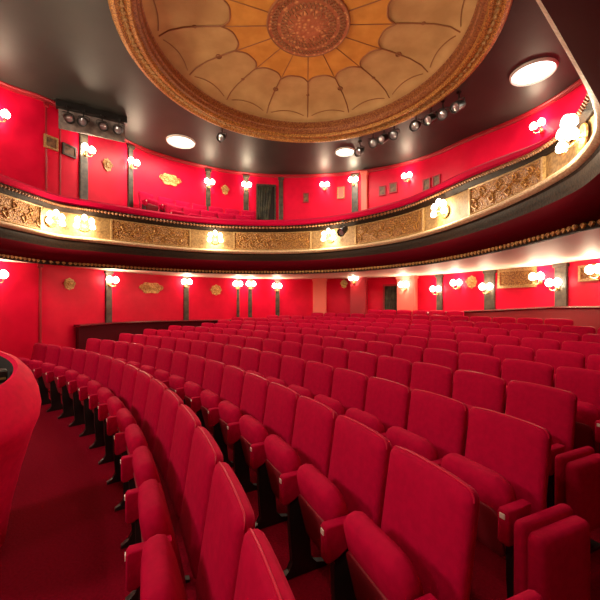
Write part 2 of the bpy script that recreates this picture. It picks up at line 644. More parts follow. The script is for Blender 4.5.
bm = bmesh.new()
ring_slab(bm, lambda s: SBF(s) - 0.03, Z(0.93), Z(0.93), 0.1)
obj('soffit', bm, M['soffit'], balc, smooth=False)
bm = bmesh.new()
ring_slab(bm, -0.10, Z(1.75), Z(2.18), 0.1)
obj('gallery_floor', bm, M['carpet'], balc, smooth=False)
bm = bmesh.new()
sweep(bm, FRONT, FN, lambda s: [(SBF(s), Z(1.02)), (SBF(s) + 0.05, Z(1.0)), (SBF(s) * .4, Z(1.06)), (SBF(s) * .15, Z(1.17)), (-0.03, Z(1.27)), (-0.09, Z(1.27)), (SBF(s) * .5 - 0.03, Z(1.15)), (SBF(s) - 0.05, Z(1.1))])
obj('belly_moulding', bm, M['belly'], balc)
bm = bmesh.new()
sweep(bm, FRONT, FN, lambda s: [(SBF(s) - 0.02, Z(0.91)), (SBF(s) + 0.03, Z(0.91)), (SBF(s) + 0.035, Z(1.03)), (SBF(s) - 0.02, Z(1.04))])
frz = obj('lower_frieze', bm, M['dark_wood'], balc, angle=20)
bm = bmesh.new()
L = 0
last = None
for i in range(len(FRONT) - 1):
    seg = (FRONT[i + 1] - FRONT[i]).length
    k = int(L / 0.09)
    L += seg
    while k < int(L / 0.09):
        k += 1
        f = 1 - (L - k * 0.09) / seg
        p, n = curve_at(FRONT, FN, i + f, SBF(i + f) + 0.04)
        m = Matrix.Translation((p.x, p.y, Z(0.975))) @ Matrix.Rotation(face_rz(n), 4, 'Z') @ Matrix.Rotation(radians(45), 4, 'Y')
        bmesh.ops.create_cube(bm, size=1, matrix=m @ Matrix.Diagonal((0.062, 0.03, 0.062, 1)))
obj('gilt_studs', bm, M['gold'], frz, smooth=False)
bm = bmesh.new()
sweep(bm, FRONT, FN, [(-0.09, Z(1.27)), (-0.03, Z(1.27)), (-0.02, Z(1.33)), (0.0, Z(1.38)), (0.0, Z(1.44)), (0.02, Z(1.47)), (-0.09, Z(1.47))])
obj('dark_moulding', bm, M['dark_wood'], balc, angle=25)
bm = bmesh.new()
sweep(bm, FRONT, FN, [(-0.06, Z(1.465)), (0.0, Z(1.465)), (0.03, Z(1.475)), (0.075, Z(1.515)), (0.085, Z(1.54)), (0.075, Z(1.56)), (0.03, Z(1.575)), (-0.06, Z(1.575))])
obj('lower_gilt_fillet', bm, M['cream_gilt'], balc, angle=25)
bm = bmesh.new()
sweep(bm, FRONT, FN, frontp((-0.10, 1.55), (0.0, 1.55), (0.0, 2.12), (-0.10, 2.12)))
obj('front_board', bm, M['gold_board'], balc, angle=25)
bm = bmesh.new()
sweep(bm, FRONT, FN, frontp((-0.08, 2.10), (0.03, 2.10), (0.05, 2.14), (0.09, 2.18), (0.09, 2.26), (0.05, 2.29), (-0.08, 2.29)))
cor = obj('upper_cornice', bm, M['dark_wood'], balc, angle=25)
bm = bmesh.new()
pts, rad = [], []
for i in range(int((len(FRONT) - 1) * 6)):
    p, n = curve_at(FRONT, FN, i / 6, 0.09)
    pts.append((p.x, p.y, zf(i / 6, 2.22)))
    rad.append(0.034 if i % 4 in (1, 2) else 0.010)
tube(bm, pts, rad, 5)
obj('cornice_beads', bm, M['red_gilt'], cor, smooth=False)
bm = bmesh.new()
sweep(bm, FRONT, FN, frontp((-0.20, 2.28), (0.02, 2.28), (0.06, 2.34), (0.05, 2.42), (-0.02, 2.48), (-0.14, 2.48), (-0.20, 2.42)))
obj('rail_cushion', bm, M['velvet'], balc)
bm = bmesh.new()
sweep(bm, FRONT, FN, frontp((-0.16, 1.80), (-0.10, 1.80), (-0.10, 2.30), (-0.16, 2.30)))
obj('rail_back', bm, M['wall_dark'], balc, angle=25)


def front_panel(s0, s1):
    bm = bmesh.new()
    sweep(bm, FRONT, FN, frontp((0.0, 1.60), (0.022, 1.60), (0.022, 2.09), (0.0, 2.09)), s0, s1, step=0.7)
    o = obj('gilt_panel', bm, M['gold_relief'], balc, angle=25)
    bm = bmesh.new()
    for za, zb in ((1.58, 1.61), (2.07, 2.10)):
        sweep(bm, FRONT, FN, frontp((0.0, za), (0.035, za), (0.045, (za + zb) / 2), (0.035, zb), (0.0, zb)), s0, s1, step=0.7)
    for s in (s0, s1):
        a = 0.022 / max((curve_at(FRONT, FN, s + 0.5)[0] - curve_at(FRONT, FN, s - 0.5)[0]).length, 0.01)
        sweep(bm, FRONT, FN, frontp((0.0, 1.585), (0.042, 1.585), (0.042, 2.095), (0.0, 2.095)), s - a, s + a, step=0.2)
    obj('panel_frame', bm, M['gold_frame'], o, angle=25)
    ln = sum((curve_at(FRONT, FN, s0 + (s1 - s0) * (i + 1) / 20)[0] - curve_at(FRONT, FN, s0 + (s1 - s0) * i / 20)[0]).length for i in range(20))
    cnt = max(2, int(ln / 0.19))
    sl = (s1 - s0) / ln
    bm = bmesh.new()                                   # raised scrollwork, one running stem with volutes
    pts = []
    for i in range(cnt):
        sg = 1 if i % 2 else -1
        for k in range(30):
            u = (i + k / 30) / cnt
            x = u * ln + 0.10 * sin(2 * pi * k / 30)
            zc = 1.845 + sg * 0.16 * sin(pi * k / 30) ** 2 + 0.035 * sin(4 * pi * k / 30)
            p, n = curve_at(FRONT, FN, min(max(s0 + x * sl, s0), s1), 0.026)
            pts.append((p.x, p.y, zf(s0 + x * sl, zc)))
    tube(bm, pts, 0.014, 5)
    obj('scrollwork', bm, M['gold'], o)


def fs(px):
    return on_front(px)[2]


for a, b in ((-60, 40), (111, 190), (234, 311), (356, 424), (471, 545)):
    front_panel(fs(a), fs(b))
front_panel(fs(545) + 28, len(FRONT) - 12)

# ------------------------------------------------------------------ partition round the back of the stalls
s_a, s_b = on_wall(73, 300)[2], on_wall(640, 300)[2]


def ledge_z(s):
    p, n = curve_at(WALL, WN, s)
    px = 300 + FPX * p.x / p.y
    pts = [(60, 1.22), (110, 1.24), (245, 1.18), (330, 1.27), (400, 1.38), (450, 1.52), (560, 1.69), (700, 1.72)]
    for (a, za), (b, zb) in zip(pts, pts[1:]):
        if a <= px <= b:
            return za + (zb - za) * (px - a) / (b - a)
    return pts[0][1] if px < 60 else pts[-1][1]


def ledge_sweep(bm, prof, sa, sb):
    k = 50
    rings = []
    for i in range(k):
        s = sa + (sb - sa) * i / (k - 1)
        p, n = curve_at(WALL, WN, s)
        z = ledge_z(s)
        rings.append([bm.verts.new((p.x + n.x * o, p.y + n.y * o, zz + z if rel else zz)) for o, zz, rel in prof])
    m = len(prof)
    for A, B in zip(rings, rings[1:]):
        for j in range(m):
            bm.faces.new((A[j], A[(j + 1) % m], B[(j + 1) % m], B[j]))
    bm.faces.new(rings[0])
    bm.faces.new(rings[-1][::-1])


s_m = on_wall(252, 300)[2]
for sa, sb, mb, label in ((s_a, s_m, 'ledge_body', 'near-black partition with a lacquered top along the wall behind the far ends of the rows'),
                          (s_m, s_b, 'wall_dark', 'red partition with a lacquered top along the wall behind the last row')):
    part = thing('partition', label, 'partition')
    bm = bmesh.new()
    ledge_sweep(bm, [(0.10, -0.1, 0), (0.20, -0.1, 0), (0.20, -0.06, 1), (0.10, -0.06, 1)], sa, sb)
    obj('body', bm, M[mb], part, angle=30)
    bm = bmesh.new()
    ledge_sweep(bm, [(0.02, -0.06, 1), (0.24, -0.06, 1), (0.26, -0.03, 1), (0.24, 0.0, 1), (0.02, 0.0, 1)], sa, sb)
    obj('lacquered_top', bm, M['ledge'], part, angle=30)

# ------------------------------------------------------------------ pilasters, pillars, doorways on the wall
TRIM = [1]


def wall_strip(px, w, z0, z1, th, m, name=None, off=0.0):
    p, n, s = on_wall(px, 300, off)
    bm = bmesh.new()
    box(bm, -w / 2, w / 2, -th, 0.03, z0, z1, 0.012)
    box(bm, -w / 2 - 0.03, w / 2 + 0.03, -th - 0.03, 0.03, z1 - 0.09, z1, 0.01)
    box(bm, -w / 2 - 0.02, w / 2 + 0.02, -th - 0.02, 0.03, z0, z0 + 0.12, 0.01)
    TRIM[0] += 1
    o = obj(name or 'trim_%d' % TRIM[0], bm, m, smooth=False)
    o.location = (p.x, p.y, 0)
    o.rotation_euler = (0, 0, face_rz(n))
    return struct(o)


SOF = Z(0.93)
for px in (108, 186, 238, 250, 277.5, 440, 490, 562):
    w = {108: .19, 186: .17, 238: .10, 250: .14, 277.5: .15, 440: .2, 490: .28, 562: .3}[px]
    wall_strip(px, w, 0.3, SOF, 0.05, M['pilaster'])
wall_strip(320, 0.48, 0.3, SOF, 0.25, M['wall_pink'])
wall_strip(360, 0.55, 0.3, SOF, 0.42, M['wall_dark'])
wall_strip(409, 0.6, 0.3, SOF, 0.30, M['wall_pink'])
for px, w in ((83, .22), (130, .16), (208, .16), (246, .18), (281, .16), (355, .24)):
    wall_strip(px, w, Z(2.15), CEIL - 0.1, 0.05, M['pilaster'])
wall_strip(365, 0.2, Z(2.15), CEIL - 0.1, 0.22, M['wall_pink'])


def doorway(px, w, z0, z1, frame, name):
    """A dark opening with draped curtains, framed on the wall."""
    p, n, s = on_wall(px, 300)
    d = bpy.data.objects.new(name, None)
    COL.objects.link(d)
    d.location = (p.x, p.y, 0)
    d.rotation_euler = (0, 0, face_rz(n))
    d['kind'] = 'structure'
    bm = bmesh.new()
    box(bm, -w / 2, w / 2, -0.03, 0.02, z0, z1)
    obj('opening', bm, M['dark_gap'], d, smooth=False)
    bm = bmesh.new()
    for x in (-w / 2 - 0.05, w / 2):
        box(bm, x, x + 0.05, -0.09, 0.02, z0, z1)
    box(bm, -w / 2 - 0.05, w / 2 + 0.05, -0.10, 0.02, z1, z1 + 0.06)
    obj('door_frame', bm, frame, d, smooth=False)
    bm = bmesh.new()                                   # gathered curtain, swept to one side
    A, B = [], []
    for i in range(25):
        u = i / 24
        A.append(bm.verts.new((-w / 2 + w * 0.9 * u, -0.06 + 0.018 * sin(u * 34), z1)))
        B.append(bm.verts.new((-w / 2 + w * 0.45 * u, -0.06 + 0.022 * sin(u * 34), z0 + 0.05)))
    for i in range(24):
        bm.faces.new((A[i], A[i + 1], B[i + 1], B[i]))
    c = obj('curtain', bm, M['curtain'], d)
    sol = c.modifiers.new('thickness', 'SOLIDIFY')
    sol.thickness = 0.012
    return d


doorway(393, 0.55, 0.4, Z(0.62), M['wall_dark'], 'door_1')
doorway(266, 0.62, Z(2.15), CEIL - 0.45, M['pilaster'], 'door_2')

# ------------------------------------------------------------------ the left-hand return wall seam and upper wall panels
for px in (46, 60):
    wall_strip(px, 0.04, Z(2.15), CEIL - 0.1, 0.02, M['wall_dark'])
wall_strip(40, 0.05, 0.3, SOF, 0.03, M['wall_dark'])

# ------------------------------------------------------------------ gilt ornaments and pictures


def ornament(px, y, w, h, label, wide=False):
    p, n, s = on_wall(px, y, 0.005)
    t = thing('wall_ornament', label, 'ornament', p, face_rz(n), 'gilt wall ornaments')
    bm = bmesh.new()
    prof = []
    K = 40
    for k in range(K):
        a = 2 * pi * k / K
        e = 1 + 0.12 * cos(6 * a) if wide else 1 + 0.10 * cos(8 * a)
        prof.append((w / 2 * cos(a) * e, h / 2 * sin(a) * e))
    prism(bm, prof, -0.025, 0.0, 'y', 0.006)
    obj('cartouche', bm, M['bright_gilt'], t, smooth=False)
    bm = bmesh.new()
    for sx in (-1, 1):
        for q in (0.18, 0.55):
            if not wide and q > 0.3:
                continue
            pts = []
            for k in range(18):
                b = 2 * pi * k / 11
                rr = (h * 0.30) * (1 - k / 26)
                pts.append((sx * (w * q / 2 + w * 0.12 + rr * cos(b)), -0.035, rr * sin(b)))
            tube(bm, pts, 0.012, 5)
    lathe(bm, [(0, 0.03), (h * .14, 0.022), (h * .18, 0.0)], 12, (0, -0.025, 0), 'y')
    obj('scroll', bm, M['bright_gilt'], t)
    return t


ornament(69, 284, 0.26, 0.28, 'small gilt ornament on the stalls wall above the far end of the front row')
ornament(151, 288, 0.72, 0.34, 'wide gilt cartouche on the stalls wall between two marble pilasters', True)
ornament(216, 290, 0.36, 0.36, 'small gilt ornament on the stalls wall left of the paired pilasters')
ornament(344, 284, 0.22, 0.30, 'small gilt ornament on the stalls wall left of the dark red pillar')
ornament(472, 282, 0.28, 0.34, 'small gilt ornament on the stalls wall left of the large gilt panel')
ornament(170, 180, 0.62, 0.36, 'wide gilt cartouche on the upper wall, left of the balcony seats', True)
ornament(107, 165, 0.24, 0.34, 'small gilt ornament on the upper wall right of the spotlight rack')
ornament(225, 190, 0.22, 0.34, 'small gilt ornament on the upper wall left of the curtained doorway')


def picture(px, y, w, h, label, m='pic_brown', frame='gold_frame'):
    p, n, s = on_wall(px, y, 0.01)
    t = thing('framed_picture', label, 'picture', p, face_rz(n), 'framed pictures on the walls')
    bm = bmesh.new()
    f = min(w, h) * 0.14
    for q in ((-w / 2, w / 2, h / 2 - f, h / 2), (-w / 2, w / 2, -h / 2, -h / 2 + f), (-w / 2, -w / 2 + f, -h / 2 + f, h / 2 - f), (w / 2 - f, w / 2, -h / 2 + f, h / 2 - f)):
        box(bm, q[0], q[1], -0.04, 0.0, q[2], q[3])
    obj('frame', bm, M[frame], t, smooth=False)
    bm = bmesh.new()
    box(bm, -w / 2 + f, w / 2 - f, -0.02, 0.0, -h / 2 + f, h / 2 - f)
    obj('canvas', bm, M[m], t, smooth=False)


picture(517, 278, 0.98, 0.50, 'large gilt relief panel on the stalls wall between two lit pilasters', 'gold_relief', 'gold_frame')
picture(590, 273, 0.46, 0.34, 'small gilt relief panel on the stalls wall at the right edge', 'gold_relief', 'gold_frame')
picture(50.5, 143, 0.30, 0.30, 'brown picture in a pale frame under the spotlight rack')
picture(68.5, 151, 0.34, 0.28, 'brown picture on the upper wall beside the first sconce', 'pic_brown', 'pilaster')
picture(306, 198, 0.22, 0.36, 'dark picture on the upper wall just right of the curtained doorway', 'pic_brown', 'wall_dark')
picture(341, 193, 0.26, 0.42, 'pale-framed picture on the upper wall left of the marble pilaster', 'wall_pink', 'gold_frame')
picture(382.5, 191, 0.24, 0.34, 'small dark picture right of the upper pale pillar', 'pic_brown', 'wall_dark')
picture(393.5, 188, 0.28, 0.36, 'dark picture between a smaller picture and a bright upper sconce', 'pic_brown', 'wall_dark')
picture(427, 185, 0.26, 0.40, 'dark picture just right of the bright upper sconce', 'pic_brown', 'wall_dark')
picture(437, 182, 0.26, 0.42, 'dark picture second to the right of the bright upper sconce', 'pic_brown', 'wall_dark')

# ------------------------------------------------------------------ lamps


def point(name, loc, power, parent, size=0.07):
    d = bpy.data.lights.new(name, 'POINT')
    d.energy = power
    d.color = WARM
    d.shadow_soft_size = size
    o = bpy.data.objects.new(name, d)
    o.location = loc
    COL.objects.link(o)
    o.parent = parent
    return o


def make_sconce(label):
    t = thing('wall_sconce', label, 'lamp')
    bm = bmesh.new()
    lathe(bm, [(0, 0.03), (0.03, 0.028), (0.05, 0.012), (0.055, 0.0), (0, 0.0)], 16, (0, 0, -0.10), 'y')
    lathe(bm, [(0.0, -0.05), (0.018, -0.03), (0.012, 0.0), (0.025, 0.03), (0.0, 0.07)], 10, (0, -0.035, -0.12))
    bp = obj('backplate', bm, M['brass'], t)
    subs = [(bp, [])]
    for sx in (-1, 1):
        bm = bmesh.new()
        tube(bm, [(0, -0.03, -0.11), (sx * 0.04, -0.08, -0.15), (sx * 0.09, -0.12, -0.13), (sx * 0.095, -0.125, -0.07)], 0.009, 6)
        lathe(bm, [(0, -0.075), (0.03, -0.07), (0.04, -0.06), (0.02, -0.055), (0, -0.055)], 10, (sx * 0.095, -0.125, 0))
        arm = obj('arm', bm, M['brass'], t)
        bm = bmesh.new()
        lathe(bm, [(0.0, -0.058), (0.04, -0.05), (0.078, -0.01), (0.086, 0.035), (0.07, 0.085), (0.03, 0.125), (0, 0.135)], 14, (sx * 0.095, -0.125, 0))
        b = obj('bulb', bm, M['bulb'], arm)
        subs.append((arm, [b]))
    return t, subs


stalls = [(-6, 276, 'two-bulb sconce lighting the red wall at the left edge, under the balcony'),
          (108, 281, 'leftmost two-bulb sconce on a marble pilaster under the balcony'),
          (185, 283, 'two-bulb sconce on the second pilaster, right of the wide stalls cartouche'),
          (237, 285, 'left sconce of the close pair under the balcony'),
          (250.5, 285, 'right sconce of the close pair under the balcony'),
          (277, 287, 'two-bulb sconce on the lone pilaster left of the pale stalls pillar'),
          (356, 280, 'two-bulb sconce on the dark red stalls pillar'),
          (409, 286, 'two-bulb sconce on the pale pillar right of the dark doorway'),
          (439, 290, 'low two-bulb sconce on the pilaster right of the pale pillar'),
          (460, 284, 'two-bulb sconce left of a small gilt ornament under the balcony'),
          (489, 288, 'two-bulb sconce on the pilaster left of the large gilt panel'),
          (542, 278, 'two-bulb sconce on bare wall right of the large gilt panel'),
          (560, 284, 'two-bulb sconce on the broad pilaster near the right edge'),
          (603, 271, 'two-bulb sconce cut by the right edge under the balcony')]
circle = [(-4, 116, 'two-bulb sconce lighting the red upper wall at the left edge'),
          (83.5, 151, 'two-bulb sconce on the upper pilaster below the spotlight rack'),
          (130, 164, 'two-bulb sconce on the upper pilaster left of the wide cartouche'),
          (208, 184, 'two-bulb sconce on the upper pilaster right of the wide cartouche'),
          (246, 187, 'two-bulb sconce on the upper pilaster beside the curtained doorway'),
          (325, 187, 'two-bulb sconce on bare upper wall right of the curtained doorway'),
          (354, 182, 'two-bulb sconce on the upper pilaster beside the pale pillar'),
          (409, 178, 'two-bulb sconce on upper wall between pairs of dark pictures'),
          (543, 127, 'two-bulb sconce high on the upper wall beside the large ceiling light')]
proto, proto_subs = None, None
for items, power, grp in ((stalls, P_STALLS, 'sconces under the balcony'), (circle, P_CIRCLE, 'sconces on the upper wall')):
    for px, y, label in items:
        off = 0.06
        if grp == 'sconces under the balcony':
            off = {356: 0.44, 409: 0.32}.get(px, 0.06)
        p, n, s = on_wall(px, y, off)
        if proto is None:
            proto, proto_subs = make_sconce(label)
            o = proto
            o.location, o.rotation_euler, o['group'] = p, (0, 0, face_rz(n)), grp
        else:
            o = dup(proto, proto_subs, p, face_rz(n), label, grp)
        point('sconce_light', (0, -0.16, 0.03), power, o)


def make_cluster(label):
    t = thing('balcony_lamp', label, 'lamp')
    bm = bmesh.new()
    lathe(bm, [(0, 0.05), (0.05, 0.045), (0.09, 0.02), (0.12, 0.015), (0.13, 0.0), (0, 0.0)], 20, (0, 0, 0), 'y')
    bp = obj('backplate', bm, M['gold'], t)
    subs = [(bp, [])]
    for k in range(5):
        a = radians(-20 + 55 * k)
        x, z = 0.17 * cos(a), 0.17 * sin(a) * 0.9
        bm = bmesh.new()
        tube(bm, [(0.03 * cos(a), -0.03, 0.03 * sin(a)), (x * 0.6, -0.10, z * 0.6 - 0.03), (x, -0.14, z - 0.05)], 0.009, 6)
        lathe(bm, [(0, -0.06), (0.026, -0.05), (0.034, -0.038), (0, -0.035)], 10, (x, -0.14, z))
        arm = obj('arm', bm, M['brass'], t)
        bm = bmesh.new()
        lathe(bm, [(0, -0.04), (0.034, -0.03), (0.058, 0.0), (0.054, 0.045), (0.026, 0.09), (0, 0.10)], 12, (x, -0.14, z))
        b = obj('bulb', bm, M['bulb'], arm)
        subs.append((arm, [b]))
    return t, subs


cl, cl_subs = None, None
fl = [(fs(50), 1.83, 'cluster lamp on the balcony front, left of the corner at the left'),
      (fs(84), 1.83, 'cluster lamp on the balcony front just right of its left corner'),
      (fs(215), 1.84, 'cluster lamp on the balcony front below the balcony seats'),
      (fs(331), 1.84, 'cluster lamp on the balcony front beside the black spotlight'),
      (fs(446), 1.84, 'cluster lamp on the balcony front left of the rightmost gilt panel'),
      (fs(545) + 12, 1.74, 'cluster lamp on the balcony front at its tight right-hand bend'),
      (len(FRONT) - 7.0, 1.80, 'cluster lamp on the balcony front above the nearest seats')]
for s, z, label in fl:
    p, n = curve_at(FRONT, FN, s, 0.03)
    loc = (p.x, p.y, Z(z))
    if cl is None:
        cl, cl_subs = make_cluster(label)
        o = cl
        o.location, o.rotation_euler, o['group'] = loc, (0, 0, face_rz(n)), 'lamps on the balcony front'
    else:
        o = dup(cl, cl_subs, loc, face_rz(n), label, 'lamps on the balcony front')
    point('cluster_light', (0, -0.24, 0.0), P_FASCIA, o, 0.12)


def ceiling_disc(px, y, r, label, power):
    d = 4.78 * FPX / (Y0 - y)
    x = (px - 300) / FPX * d
    t = thing('ceiling_light', label, 'lamp', (x, d, CEIL), 0, 'round ceiling lights')
    bm = bmesh.new()
    lathe(bm, [(r * .9, -0.005), (r * .95, -0.05), (r, -0.04), (r * 1.03, 0.0), (r * .9, 0.0)], 40)
    obj('bezel', bm, M['white_metal'], t)
    bm = bmesh.new()
    lathe(bm, [(0, -0.02), (r * .7, -0.018), (r * .93, -0.008)], 40)
    obj('diffuser', bm, M['disc'], t)
    a = area_light('disc_light', (0, 0, -0.07), (0, 0, -1), r * 1.8, power, (1.0, 0.88, 0.7))
    a.parent = t


ceiling_disc(533, 73, 0.41, 'large bright round ceiling light at the upper right', P_DISC)
ceiling_disc(181, 142, 0.40, 'round ceiling light left of the dome', P_DISC)
ceiling_disc(345, 152, 0.30, 'small round ceiling light beside hanging spotlights behind the dome', P_DISC * .6)

# ------------------------------------------------------------------ spotlights


def make_spot(label):
    t = thing('spotlight', label, 'spotlight')
    bm = bmesh.new()
    tube(bm, [(0, 0, 0.0), (0, 0, -0.16)], 0.014, 8)
    box(bm, -0.03, 0.03, -0.03, 0.03, -0.04, 0.0)
    a = obj('clamp', bm, M['black'], t)
    bm = bmesh.new()
    tube(bm, [(-0.12, 0, -0.27), (-0.12, 0, -0.18), (-0.08, 0, -0.16), (0.08, 0, -0.16), (0.12, 0, -0.18), (0.12, 0, -0.27)], 0.011, 6)
    b = obj('yoke', bm, M['black'], t)
    R = Matrix.Translation((0, 0, -0.28)) @ Matrix.Rotation(radians(30), 4, 'X')
    bm = bmesh.new()
    lathe(bm, [(0, -0.17), (0.06, -0.16), (0.085, -0.10), (0.09, 0.0), (0.09, 0.10), (0.105, 0.11), (0.105, 0.17), (0.095, 0.17), (0.09, 0.12), (0, 0.115)], 18, (0, 0, 0), 'y')
    bmesh.ops.transform(bm, matrix=R, verts=bm.verts[:])
    c = obj('can', bm, M['black'], t)
    bm = bmesh.new()
    lathe(bm, [(0, 0.145), (0.05, 0.138), (0.088, 0.122)], 16, (0, 0, 0), 'y')
    bmesh.ops.transform(bm, matrix=R, verts=bm.verts[:])
    d = obj('lens', bm, M['lens'], c)
    return t, [(a, []), (b, []), (c, [d])]


spots = [(222, 133, 'lone black spotlight hanging from the ceiling left of the dome rim'),
         (360, 147, 'black spotlight touching the small round ceiling light'),
         (373, 138, 'second spotlight from the small ceiling light, behind the dome rim'),
         (384, 133, 'third spotlight from the small ceiling light, behind the dome rim'),
         (394, 129, 'fourth spotlight from the small ceiling light, behind the dome rim'),
         (416, 119, 'fourth spotlight from the right in the row beside the dome rim'),
         (431, 112, 'third spotlight from the right in the row beside the dome rim'),
         (443, 107, 'second spotlight from the right in the row beside the dome rim'),
         (459, 98, 'rightmost spotlight in the row beside the dome rim')]
sp, sp_subs = None, None
for px, y, label in spots:
    d = 4.8 * FPX / (Y0 - y + 6)
    loc = ((px - 300) / FPX * d, d, CEIL)
    rz = atan2(-loc[1], -1.5 - loc[0]) + pi / 2 + random.uniform(-.5, .5)
    if sp is None:
        sp, sp_subs = make_spot(label)
        sp.location, sp.rotation_euler, sp['group'] = loc, (0, 0, rz), 'stage spotlights'
    else:
        dup(sp, sp_subs, loc, rz, label, 'stage spotlights').scale = (1.12,) * 3 if px > 400 else (1.1,) * 3

# lighting rack in the corner of the upper wall
pA, pB = Vector((-5.72, 8.05, 0)), Vector((-4.52, 8.77, 0))
bm = bmesh.new()
ax = (pB - pA)
ax.z = 0
ln = ax.length
ax.normalize()
rzr = atan2(ax.y, ax.x)
rack = thing('spotlight_rack', 'grey board with a dark batten hung under the ceiling at the upper left', 'rack', (pA.x, pA.y, CEIL), rzr)
box(bm, 0, ln, 0.02, 0.06, -0.62, 0.0)
obj('board', bm, M['grey_board'], rack, smooth=False)
bm = bmesh.new()
box(bm, -0.05, ln + 0.05, -0.10, 0.08, -0.16, 0.0, 0.01)
obj('batten', bm, M['black'], rack, smooth=False)
for k, (u, label) in enumerate(((0.14, 'leftmost spotlight on the rack at the upper left'), (0.36, 'second spotlight from the left on the upper left rack'),
                                (0.64, 'third spotlight from the left on the upper left rack'), (0.9, 'rightmost spotlight on the rack at the upper left'))):
    q = Vector((pA.x, pA.y, 0)) + ax * (u * ln) + Vector((sin(rzr), -cos(rzr), 0)) * 0.13
    dup(sp, sp_subs, (q.x, q.y, CEIL - 0.12), rzr + (0.3, -0.2, 0.2, -0.3)[k], label, 'stage spotlights')

# black spotlight fixed to the balcony front
p, n, s = on_front(349, 0.30)
o = dup(sp, sp_subs, (p.x, p.y, Z(2.22)), face_rz(n), 'black spotlight clamped to the balcony front', 'stage spotlights')
bm = bmesh.new()
tube(bm, [(0, 0, -0.01), (0, 0.24, -0.01)], 0.014, 8)
obj('bracket', bm, M['black'], o)

# ------------------------------------------------------------------ seats


def make_seat(label):
    t = thing('theatre_seat', label, 'seat')
    # backrest: reclined padded slab
    mt = Matrix.Translation((0, 0.325, 0.37)) @ Matrix.Rotation(radians(-9), 4, 'X')
    bm = bmesh.new()
    out = pillow(bm, 0.500, 0.61, 0.075, 0.045, 0.03, 0.025, 0.012, 0.010, mt)
    back = obj('backrest', bm, M['velvet'], t, angle=70)
    bm = bmesh.new()
    pts = [mt @ Vector((x, -0.014, z)) for x, z in out]
    tube(bm, [v for v in pts if v.z > 0.40], 0.004, 5)
    pip = obj('piping', bm, M['piping'], back)
    # tipped-up seat: hinge at the back, front edge raised
    mt = Matrix.Translation((0, 0.225, 0.27)) @ Matrix.Rotation(radians(14), 4, 'X')
    bm = bmesh.new()
    pillow(bm, 0.450, 0.485, 0.115, 0.10, 0.03, 0.04, 0.012, 0.0, mt)
    cush = obj('seat_cushion', bm, M['velvet'], t, angle=70)
    bm = bmesh.new()
    mt2 = mt @ Matrix.Translation((0, -0.070, 0.05))
    pillow(bm, 0.36, 0.28, 0.018, 0.05, 0.03, 0.006, 0.0, 0.0, mt2)
    pan = obj('seat_pan', bm, M['seat_pan'], cush, angle=50)
    arm, plate, std = armrest(t, -0.26)
    return t, [(back, [pip]), (cush, [pan]), (arm, [plate]), (std, [])]


def armrest(t, x):
    bm = bmesh.new()
    prism(bm, [(0.012, 0.645), (0.0, 0.63), (0.0, 0.485), (0.012, 0.47), (0.045, 0.47), (0.07, 0.50), (0.12, 0.53), (0.17, 0.545), (0.19, 0.645)], x - 0.029, x + 0.029, 'x', 0.009)
    arm = obj('armrest', bm, M['velvet'], t, angle=50)
    bm = bmesh.new()
    box(bm, x - 0.014, x + 0.014, -0.005, 0.003, 0.602, 0.628, 0.002)
    plate = obj('number_plate', bm, M['plate'], arm, smooth=False)
    bm = bmesh.new()
    prism(bm, [(0.0, 0.0), (0.36, 0.0), (0.36, 0.02), (0.24, 0.045), (0.20, 0.09), (0.185, 0.30), (0.20, 0.54), (0.09, 0.52), (0.05, 0.485), (0.055, 0.30), (0.075, 0.09), (0.05, 0.045), (0.0, 0.02)], x - 0.02, x + 0.02, 'x', 0.004)
    std = obj('standard', bm, M['black'], t, angle=30)
    return arm, plate, std


ORD = 'zeroth first second third fourth fifth sixth seventh eighth ninth tenth eleventh twelfth thirteenth fourteenth fifteenth sixteenth seventeenth eighteenth nineteenth twentieth'.split()
TH1, TH2 = 0.4552, 0.4309
FAR_A = radians(61.8)          # the rows stop at a far gangway
# angle of the near end of each row (the side gangway with the jump seats)


def ang(x, y):
    return atan2(y - ROW_C.y, x - ROW_C.x)


ROWEND = {1: TH1 - 2 * SEAT_W / (ROW_R), 2: TH2 - SEAT_W / (ROW_R + ROW_P)}


def inv(px, y, z):
    d = (EYE - z) * FPX / (y - Y0)
    return (px - 300) / FPX * d, d


